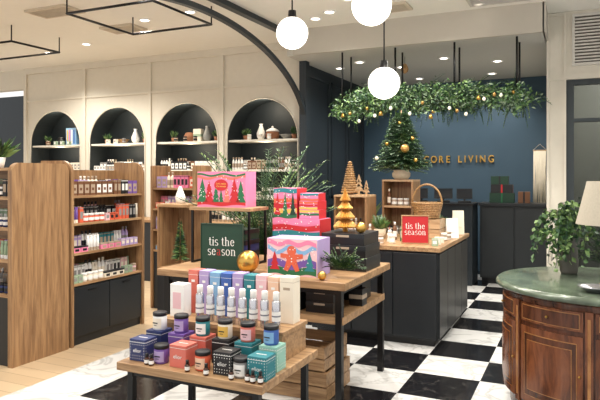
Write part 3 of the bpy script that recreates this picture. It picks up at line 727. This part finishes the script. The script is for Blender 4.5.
# floor standing fern
t=thing('potted_fern','tall arching fern in dark pot behind tall table','plant',(-2.76,5.05,0))
mb=MB(); mb.lathe([(.13,0),(.15,.04),(.18,.76),(.185,.78),(.165,.78),(.16,.73),(0,.73)],dark,seg=32); part(t,'pot',mb)
mb=MB()
for k in range(46):
    a=2.4*k; up=R.uniform(1.0,3.4); L=R.uniform(.75,1.2)*(.75+.1*up)
    mb.twig((.03*math.cos(a),.03*math.sin(a),.75),(math.cos(a)*.6,math.sin(a)*.45,up),min(L,1.15),g2,R.choice((g1,g3,g3,tg,g1)),.11,.017,30,1.5,.004)
part(t,'foliage',mb)
t=thing('display_plinth','dark plinth topped by open oak shadow box','plinth',(-3.42,4.7,0))
mb=MB(); mb.box(-.17,.17,-.17,.17,0,.66,dark); part(t,'base',mb,.004)
mb=MB(); mb.box(-.17,.17,-.17,.17,.66,.69,WX); mb.box(-.17,.17,.14,.17,.69,1.25,WZ); mb.box(-.17,-.15,-.17,.14,.69,1.25,WZ); mb.box(-.17,.17,-.17,.17,1.25,1.28,WX); part(t,'shadow_box',mb,.002)
mb=MB(); mb.cyl((0,0,0),.035,.03,WZ); mb.tube([(0,0,.02),(0,0,.45)],.006,WZ)
for k in range(220):
    a=k*2.4; z=.07+.36*k/220; mb.leaf((0,0,z),(math.cos(a),math.sin(a),-.1),.1*(1-.85*k/220),.02,R.choice((g1,g2,g3)))
single('brush_tree','small green bristle christmas tree inside oak shadow box','ornament',mb,(-3.40,4.63,.6905))
mb=MB(); mb.lathe([(.04,0),(.05,.06),(.02,.14),(.012,.16)],white); single('ceramic_vase','white ceramic bud vase on oak shadow box','vase',mb,(-3.45,4.7,1.2805))
for k in range(3):
    for j in range(2):
        mb=MB(); mb.box(-.1,.1,-.1,.1,0,.075,blk2); mb.box(-.102,.102,-.102,.102,.045,.074,dark); mb.box(-.04,.04,-.104,-.102,.052,.066,pm('taupe'))
        single('black_gift_box','flat matte black lidded gift box on lower table shelf','box',mb,(-2.1+.25*k,3.84,.6155+.077*j),R.uniform(-.05,.05),'black boxes on the lower shelf')
for k in range(2):
    mb=MB(); mb.box(-.12,.12,-.1,.1,0,.075,blk2); mb.box(-.122,.122,-.102,.102,.045,.074,dark)
    single('black_gift_box','flat matte black lidded gift box on lower table shelf','box',mb,(-1.58,4.32,.6155+.077*k),0,'black boxes on the lower shelf')
mb=MB(); mb.box(-.05,.05,-.05,.05,0,.12,blk2); mb.box(-.051,.051,-.051,.051,.05,.08,pm('taupe')); single('gift_box','small black gift box with taupe band on lower shelf','box',mb,(-1.45,4.1,.6155))

# ---------------- counter ----------------
t=thing('display_counter','dark panelled counter with oak worktop','counter',(-1.76,6.18,0))
mb=MB(); mb.box(-.62,.61,-.80,.68,.06,.86,dark); mb.box(-.58,.57,-.76,.64,0,.06,blk2); part(t,'body',mb,.003)
mb=MB(); mb.box(-.65,.64,-.83,.7,.86,.9,WY); part(t,'worktop',mb,.003)
for k in range(4):
    y0=-.79+k*.366; mb=MB(); mb.box(.61,.625,y0+.005,y0+.361,.08,.84,dark); part(t,'cabinet_door',mb,.003)
for k in range(3):
    x0=-.61+k*.405; mb=MB(); mb.box(x0+.005,x0+.4,-.815,-.80,.08,.84,dark); part(t,'cabinet_door',mb,.003)
ZC=.9005
def cube_shelf(label,w,d_,h,x,y,mid):
    mb=MB()
    mb.box(-w/2,w/2,-d_/2,d_/2,0,.02,WL); mb.box(-w/2,w/2,-d_/2,d_/2,h-.02,h,WL); mb.box(-w/2,-w/2+.02,-d_/2,d_/2,.02,h-.02,WZ); mb.box(w/2-.02,w/2,-d_/2,d_/2,.02,h-.02,WZ); mb.box(-w/2+.02,w/2-.02,d_/2-.02,d_/2,.02,h-.02,WZ)
    if mid: mb.box(-w/2+.02,w/2-.02,-d_/2,d_/2-.02,h*.5,h*.5+.02,WL)
    single('wooden_box_shelf',label,'shelf',mb,(x,y,ZC))
TXX,TYY=-1.77,6.42
cube_shelf('light wooden cube shelf with middle board on the counter',.34,.32,.6,TXX,TYY,True)
cube_shelf('light wooden cube shelf near the counter edge',.36,.32,.44,-2.16,6.02,False)
fill((-2.3,5.95),(-2.02,5.95),ZC+.02,0,['bottle','carton'],['taupe','brown','cream'],'inside a wooden cube shelf','goods in wooden cube shelves')
fill((TXX-.14,TYY-.08),(TXX+.14,TYY-.08),ZC+.02,0,['bottle','jar'],['taupe','white','cream'],'inside a wooden cube shelf','goods in wooden cube shelves')
fill((TXX-.14,TYY-.08),(TXX+.14,TYY-.08),ZC+.32,0,['bottle','jar'],['taupe','brown','cream'],'inside a wooden cube shelf','goods in wooden cube shelves')
single('wooden_crate','small slatted light wood crate on the counter','crate',crate(.32,.28,.2,WL,2),(-1.44,6.22,ZC))
t=thing('christmas_tree','full green christmas tree with baubles in linen sack','christmas tree',(TXX,TYY,ZC+.601))
mb=MB(); mb.lathe([(.07,0),(.095,.03),(.1,.07),(.08,.09),(.09,.105),(.0,.10)],linen); part(t,'sack_pot',mb)
mb=MB(); mb.tube([(0,0,.09),(0,0,.76)],.015,WZ,r2=.005); part(t,'trunk',mb)
mb=MB()
for k in range(620):
    f=k/620; z=.10+.62*f; a=k*2.399; l=.285*(1-f)**.85+.025
    mb.twig((.02*math.cos(a),.02*math.sin(a),z),(math.cos(a),math.sin(a),R.uniform(.1,.35)),l*R.uniform(.8,1.1),g2,R.choice((g1,tg,g3,g4,tg,g2)),.05,.015,int(5+8*(1-f)),.5,.004)
mb.twig((0,0,.7),(0,.05,1),.1,g2,tg,.035,.012,8,0)
part(t,'foliage',mb)
for a,f,r,m in ((-1.15,.3,.045,goldp),(-2.1,.4,.022,gold),(-.6,.5,.022,gold),(-.8,.08,.022,gold),(-2.4,.12,.02,cream),(-1.5,.8,.018,gold)):
    rr=.30*(1-f)+.03; mb=MB(); mb.sphere((rr*math.cos(a),rr*math.sin(a),.16+.56*f),r,m,18,12); part(t,'bauble',mb)
mb=MB(); mb.cyl((0,0,0),.04,.02,WZ)
for k in range(14): mb.lathe([(.085*(1-k/15)+.006,.02+k*.024),(.085*(1-k/15)+.014,.032+k*.024),(.085*(1-(k+1)/15),.044+k*.024)],WR,seg=16)
single('cone_tree','brown woven cone tree on wooden cube shelf','ornament',mb,(-2.22,6.02,ZC+.441))
for x,h in ((-2.09,.2),(-2.01,.14)):
    mb=MB()
    for k in range(3):
        a=h*.26*(1-.25*k); z=h*.2+h*.24*k; mb.add([(-a,-.006,z),(a,-.006,z),(0,-.006,z+h*.4),(-a,.006,z),(a,.006,z),(0,.006,z+h*.4)],[(0,1,2),(5,4,3),(0,3,4,1),(1,4,5,2),(2,5,3,0)],WL)
    mb.box(-.01,.01,-.006,.006,.01,h*.2,WL); mb.box(-.03,.03,-.015,.015,0,.01,WL)
    single('wooden_tree','flat cut-out light wood tree ornament on cube shelf','ornament',mb,(x,5.94,ZC+.441),group='cut-out wooden trees')
t=thing('wicker_basket','woven wicker basket with tall hoop handle on crate','basket',(-1.44,6.21,ZC+.202))
mb=MB()
for k in range(9): 
    r=.10+.03*k/8; mb.tube([(r*math.cos(2*pi*j/24)*1.2,r*math.sin(2*pi*j/24),.011+k*.018) for j in range(24)],.0105,WR,seg=6,closed=True)
mb.cyl((0,0,0),.1,.008,WR); part(t,'basket_body',mb)
mb=MB(); mb.tube([(.155*math.cos(pi*j/16),0,.15+.2*math.sin(pi*j/16)) for j in range(17)],.01,WR); part(t,'handle',mb)
def tent(x,y,rz,m,lab,h=.2):
    mb=MB(); mb.add([(-.06,-.05,0),(.06,-.05,0),(.06,0,h),(-.06,0,h),(-.06,.05,0),(.06,.05,0)],[(0,1,2,3),(3,2,5,4)],m); mb.box(-.035,.035,-.04,-.03,h*.3,h*.34,m)
    single('tent_card',lab,'card',mb,(x,y,ZC),rz,group='tent cards on the counter')
tent(-1.205,6.32,.4,white,'white folded tent card standing on the counter'); tent(-1.21,6.7,.3,cream,'cream folded tent card standing on the counter',.26)
for k,(x,y,a,kd) in enumerate(((-1.62,5.55,'cream','jar'),(-1.72,5.5,'white','jar'),(-1.83,5.52,'taupe','bottle'),(-1.93,5.5,'cream','bottle'),(-2.03,5.5,'red','carton'),(-2.12,5.5,'white','carton'),(-1.22,5.78,'cream','tin'),(-1.21,5.95,'taupe','jar'),(-1.20,6.1,'white','jar'),(-1.58,5.78,'green','carton'),(-1.3,6.6,'white','bottle'),(-1.68,5.85,'brown','bottle'),(-2.25,5.5,'brown','jar'),(-1.2,5.5,'sage','smallbox'),(-1.2,5.62,'cream','smallbox'))):
    prod(kd,a,'white' if a!='white' else 'taupe',(x,y,ZC),.1,'on the oak counter','small goods on the counter')
for x,y in ((-1.57,5.98),(-1.68,5.68)):
    mb=MB(); mb.lathe([(.03,0),(.032,.005),(.02,.05),(.028,.075),(.01,.09)],white,seg=16); mb.sphere((0,-.005,.1),.02,white,14,10); mb.lathe([(.008,0),(.0,.03)],pm('orange'),c=(0,-.01,.115),seg=8)
    single('bird_figurine','small white bird figurine on the counter','figurine',mb,(x,y,ZC),group='bird figurines')
for x,y,s in ((-1.85,5.9,.18),(-1.42,6.7,.16),(-2.25,6.62,.4)):
    mb=MB(); mb.lathe([(.05,0),(.065,.1),(.06,.1)],linen)
    for j in range(70):
        a=R.uniform(0,2*pi); mb.leaf((0,0,.09),(math.cos(a)*.7,math.sin(a)*.7,R.uniform(.3,2.2)),R.uniform(.5,1)*s,.045,R.choice((g1,g3,g4)))
    single('potted_plant','leafy green plant in linen pot on the counter','plant',mb,(x,y,ZC),group='counter plants')

# hanging garland frame
FZ=2.47
t=thing('hanging_garland','hanging black frame covered with green foliage and glass bulbs','garland',(-1.66,7.18,FZ))
hw=1.03
mb=MB(); mb.tube([(-hw,-.16,0),(hw,-.16,0),(hw,.16,0),(-hw,.16,0)],.014,blk,closed=True); part(t,'frame',mb)
for x,y in ((-hw,-.16),(-hw,.16),(hw,-.16),(hw,.16),(-.35,-.16),(-.35,.16),(.35,.16),(.35,-.16)):
    mb=MB(); mb.tube([(x,y,0),(x,y,3.08-FZ)],.012,blk,seg=8); part(t,'hanger_rod',mb)
mb=MB()
for k in range(95):
    cx=-1.08+2.18*k/94+R.uniform(-.05,.05); cy=R.choice((-.17,.17,-.17)); rad=R.uniform(.07,.17); cz=R.uniform(-.1,.1)
    if cx>.75: cz-=.07
    if cx<-.8: cz-=.08
    for j in range(70):
        v=Vector((R.gauss(0,1),R.gauss(0,1),R.gauss(0,1))).normalized()*rad*R.random()**.5
        y_=min(max(cy+v.y,-.2),.26); a=R.uniform(0,2*pi)
        mb.leaf((cx+v.x*1.2,y_,cz+v.z),(math.cos(a),math.sin(a)*.5,R.uniform(-1.3,.9)),R.uniform(.04,.07),.022,R.choice((g1,g1,g2,g2,g3,g4,tg)))
for k in range(260):
    x=R.uniform(-1.08,1.1); L=R.uniform(.2,.38) if R.random()<.35 else R.uniform(.1,.22)
    mb.twig((x,R.choice((-.16,.16)),R.uniform(-.08,.05)),(R.uniform(-.9,.9),R.uniform(-.1,.12),R.uniform(-1.0,1.0)),L,g2,R.choice((g1,g3,g2,tg)),.05,.010,11,2.4)
part(t,'foliage',mb)
bulbm=mat('clear_bulb',(236,228,210),.15,emit=.3)
for k in range(20):
    x=-1+2*k/19+R.uniform(-.05,.05); y=R.choice((-.22,-.21,-.2)); l=R.uniform(-.04,.24)
    mb=MB(); mb.tube([(x,y,.05),(x,y,-l)],.0025,blk,seg=5)
    if k%5==0: mb.lathe([(.0,-.06),(.026,-.055),(.02,-.025),(.01,-.005),(0,0)],gold,c=(x,y,-l),seg=16,cap=False)
    else: mb.sphere((x,y,-l-.02),.019,(bulbm,goldp,bulbm,gold)[k%4],14,10,1.2)
    part(t,'ornament',mb)
t=thing('rattan_pendant','small gold-brown pinecone shaped pendant on cord','pendant',(-2.05,7.6,2.86))
mb=MB(); mb.lathe([(.01,0),(.045,.03),(.05,.06),(.03,.11),(.01,.13)],WR,seg=14); part(t,'lamp_shade',mb)
mb=MB(); mb.tube([(0,0,.12),(0,0,.22)],.003,blk,seg=5); part(t,'cord',mb)

# wall lettering
t=thing('wall_lettering','gold metal store name letters mounted on the blue wall','sign',(-1.80,9.98,1.81))
wd={'C':.108,'O':.12,'R':.1,'E':.09,'L':.085,'I':.04,'V':.105,'N':.115,'G':.12,' ':.07}
K=.88; tot=(sum(wd[c]+.03 for c in 'CORE LIVING')-.03)*K; x=-tot/2
for ch in 'CORE LIVING':
    if ch!=' ':
        me=text_mesh(ch,.16,gold,.02,bold=.01); zc=(max(v.co.y for v in me.vertices)+min(v.co.y for v in me.vertices))/2
        xc=(max(v.co.x for v in me.vertices)+min(v.co.x for v in me.vertices))/2
        for v in me.vertices: v.co.y-=zc; v.co.x=(v.co.x-xc)*.82
        o=mkobj('letter',me,(x+wd[ch]*K/2,0,0),parent=t); o.rotation_euler=(pi/2,0,0)
    x+=(wd[ch]+.03)*K

# ---------------- cash desk ----------------
t=thing('cash_desk','grey and dark panelled cash desk by the blue wall','counter',(0,0,0))
mb=MB(); mb.box(-1.3,-.36,8.9,9.35,.08,1.11,dgrey); mb.box(-1.28,-.38,8.94,9.33,0,.08,blk2); part(t,'body',mb,.004)
mb=MB(); mb.box(-1.32,-.355,8.87,9.37,1.11,1.15,dark); part(t,'worktop',mb,.003)
for k in range(2):
    mb=MB(); mb.box(-1.28+k*.46,-.84+k*.46,8.885,8.9,.1,1.09,dgrey); part(t,'front_panel',mb,.004)
t=thing('service_counter','dark wooden service counter behind display counter','counter',(0,0,0))
mb=MB(); mb.box(-2.4,-1.36,8.6,9.1,.0,1.12,navy); part(t,'body',mb,.004)
mb=MB(); mb.box(-2.42,-1.34,8.57,9.12,1.12,1.15,blk2); part(t,'worktop',mb,.003)
scr=mat('screen_dark',(28,32,38),.15)
for x,s in ((-1.50,.22),(-1.80,.26),(-2.12,.18)):
    t=thing('register_terminal','black point of sale terminal on the service counter','cash register',(x,8.8,1.1505),.2,'register terminals')
    mb=MB(); mb.box(-.09,.09,-.08,.08,0,.03,blk2); mb.box(-.015,.015,.0,.03,.03,.1,blk2); part(t,'base',mb,.004)
    mb=MB(); M=Matrix.Translation((0,0,.13))@Matrix.Rotation(-.25,4,'X'); mb.cbox((0,0,0),(s,.015,.15),blk2,M); mb.cbox((0,-.0085,0),(s-.02,.002,.13),scr,M); part(t,'screen',mb)
for k,(x,a,b,w,h,z) in enumerate(((-1.02,'dark green','green',.34,.14,1.1505),(-1.02,'black','red',.3,.12,1.2925),(-1.05,'dark green','black',.24,.12,1.4135),(-.72,'brown','black',.16,.16,1.1505))):
    mb=MB(); mb.box(-w/2,w/2,-.09,.09,0,h,pm(a)); mb.box(-.012,.012,-.0915,.0915,0,h,pm(b)); mb.box(-w/2-.0015,w/2+.0015,-.012,.012,0,h,pm(b))
    single('ribboned_gift_box',f'{a} gift box with {b} ribbon on the cash desk','box',mb,(x,9.12,z),.05,'wrapped boxes on the cash desk',.002)
mb=MB()
for k in range(18):
    x=-.085+.01*k; mb.tube([(x,0,0),(x+R.uniform(-.01,.01),-.01,-.4),(x+R.uniform(-.015,.015),-.012,-.8-R.uniform(0,.1))],.008,cream,seg=5)
mb.tube([(-.1,0,0),(.1,0,0)],.01,WL); mb.tube([(-.1,0,0),(0,.005,.1),(.1,0,0)],.003,cream,seg=5)
single('macrame_hanging','cream knotted macrame hanging on the blue wall','wall hanging',mb,(-.56,9.975,1.93))

# ---------------- round cabinet ----------------
CX,CY=.13,4.43
marble=mat('green_marble',(88,100,84),.22,var=.45,scale=9,coat=.2)
t=thing('demilune_cabinet','antique round reddish wood cabinet with green marble top','cabinet',(CX,CY,0))
prof=[(.55,0),(.57,.03),(.57,.09),(.585,.10),(.6,.2),(.61,.4),(.605,.6),(.6,.75),(.615,.765),(.612,.775),(.622,.785),(.62,.8)]
mb=MB(); mb.lathe(prof,WD,seg=72); part(t,'body',mb)
mb=MB(); mb.lathe([(.0,.8),(.63,.8),(.655,.808),(.665,.82),(.66,.835),(.645,.848),(.63,.85),(0,.85)],marble,seg=96); part(t,'marble_top',mb)
inl=wood('wood_inlay',(132,84,44),(172,120,70),(6,6,3),rough=.2)
def cpanel(a0,a1,z0,z1,r,th,m,n=10,mb=None):
    mb=mb or MB(); vs=[];fs=[]
    for i in range(n+1):
        a=a0+(a1-a0)*i/n
        for rr in (r,r+th):
            for z in (z0,z1): vs.append((rr*math.cos(a),rr*math.sin(a),z))
    for i in range(n):
        o=4*i;p=4*i+4
        fs+=[(o+2,p+2,p+3,o+3),(o+3,p+3,p+1,o+1),(o,p,p+2,o+2)]
    fs+=[(0,2,3,1),(4*n,4*n+1,4*n+3,4*n+2)]
    mb.add(vs,fs,m,False); return mb
dg=pi/180
for c in (-75,-120,-165,-210):
    a0,a1=(c-19.5)*dg,(c+19.5)*dg
    dd=part(t,'cabinet_door',cpanel(a0,a1,.14,.61,.6,.016,WD2))
    m_=cpanel(a0+.055,a1-.055,.18,.57,.616,.0015,inl)
    cpanel(a0+.063,a1-.063,.186,.564,.6175,.0015,WD,10,m_); cpanel(a0+.10,a1-.10,.22,.53,.619,.0012,inl,10,m_); cpanel(a0+.107,a1-.107,.225,.525,.6202,.0015,WD2,10,m_)
    part(dd,'door_panel',m_)
    mb=MB(); a=a1-.03; mb.sphere((.623*math.cos(a),.623*math.sin(a),.38),.008,brass,12,8); part(dd,'knob',mb)
    m_=cpanel(a0,a1,.64,.755,.6,.016,WD2); cpanel(a0+.03,a1-.03,.652,.743,.616,.0015,inl,10,m_); cpanel(a0+.037,a1-.037,.657,.738,.6175,.0015,WD,10,m_)
    dr=part(t,'drawer',m_)
    mb=MB(); am=(a0+a1)/2; mb.sphere((.626*math.cos(am),.626*math.sin(am),.698),.009,brass,10,8); part(dr,'knob',mb)
    m_=cpanel((c+20.5)*dg,(c+24.5)*dg,.12,.76,.6,.02,WD2,3); cpanel((c+21.7)*dg,(c+23.3)*dg,.16,.72,.62,.0015,inl,2,m_); part(t,'pilaster',m_)
ZK=.8505
t=thing('table_lamp','table lamp with beige linen drum shade and brass stem','lamp',(.20,4.24,ZK))
mb=MB(); mb.lathe([(.09,0),(.09,.012),(.03,.03),(.018,.05),(.03,.1),(.02,.15),(.01,.2),(.01,.42)],brass,seg=28); part(t,'base',mb)
shm=mat('lamp_shade_linen',(176,168,152),.85,var=.05,scale=90)
mb=MB(); mb.lathe([(.225,.39),(.16,.66)],shm,seg=48,cap=False); mb.lathe([(.222,.39),(.157,.66)],shm,seg=48,cap=False); mb.lathe([(.0,.655),(.158,.655)],shm,seg=48,cap=False); part(t,'lamp_shade',mb)
t=thing('trailing_plant','airy trailing green ivy in grey pot on round cabinet','plant',(-.07,4.66,ZK))
mb=MB(); mb.lathe([(.05,0),(.06,.02),(.07,.30),(.066,.31),(.058,.29),(0,.29)],mat('pot_grey',(84,82,76),.6),seg=28); part(t,'pot',mb)
mb=MB()
def lf(p,s=1): mb.leaf(p,(R.uniform(-1,1),R.uniform(-1,1),R.uniform(-1.2,.2)),R.uniform(.032,.052)*s,.034,R.choice((g1,g1,g2,g3,g3)))
for k in range(52):
    a=R.uniform(0,2*pi) if k<18 else R.uniform(pi*.85,pi*1.7)
    rise=R.uniform(.03,.32); reach=R.uniform(.05,.24); z_end=R.uniform(.05,.3)
    P0=Vector((0,0,.28)); P1=Vector((reach*.45*math.cos(a),reach*.45*math.sin(a),.27+rise*1.5)); P2=Vector((reach*math.cos(a),reach*math.sin(a),.28+rise*.5)); P3=Vector((reach*1.05*math.cos(a),reach*1.05*math.sin(a),z_end))
    ps=[]
    for j in range(25):
        u=j/24; ps.append(P0*(1-u)**3+P1*3*u*(1-u)**2+P2*3*u*u*(1-u)+P3*u**3)
    mb.tube(ps[::4],.002,g2,seg=4)
    for j,p in enumerate(ps[3:]):
        if R.random()<.9: lf((p.x+R.uniform(-.014,.014),p.y+R.uniform(-.014,.014),max(p.z,.06)))
part(t,'foliage',mb)
mb=MB(); mb.lathe([(.04,0),(.05,.005),(.09,.03),(.095,.035),(.085,.032),(0,.012)],silver,seg=32); single('metal_dish','shallow silver metal dish on green marble top','dish',mb,(.08,4.0,ZK))

# ---------------- world / camera ----------------
w=bpy.data.worlds.new('w'); S.world=w; w.use_nodes=True
bg=w.node_tree.nodes['Background']; bg.inputs['Color'].default_value=(1,.98,.95,1); bg.inputs['Strength'].default_value=.95
cam=bpy.data.cameras.new('cam'); co=bpy.data.objects.new('cam',cam); C.objects.link(co); S.camera=co
cam.sensor_width=36; cam.lens=36; cam.shift_y=-25/600
co.location=(0,0,1.55); co.rotation_euler=(pi/2,0,25*dg)
S.view_settings.view_transform='Standard'
S.view_settings.exposure=.27
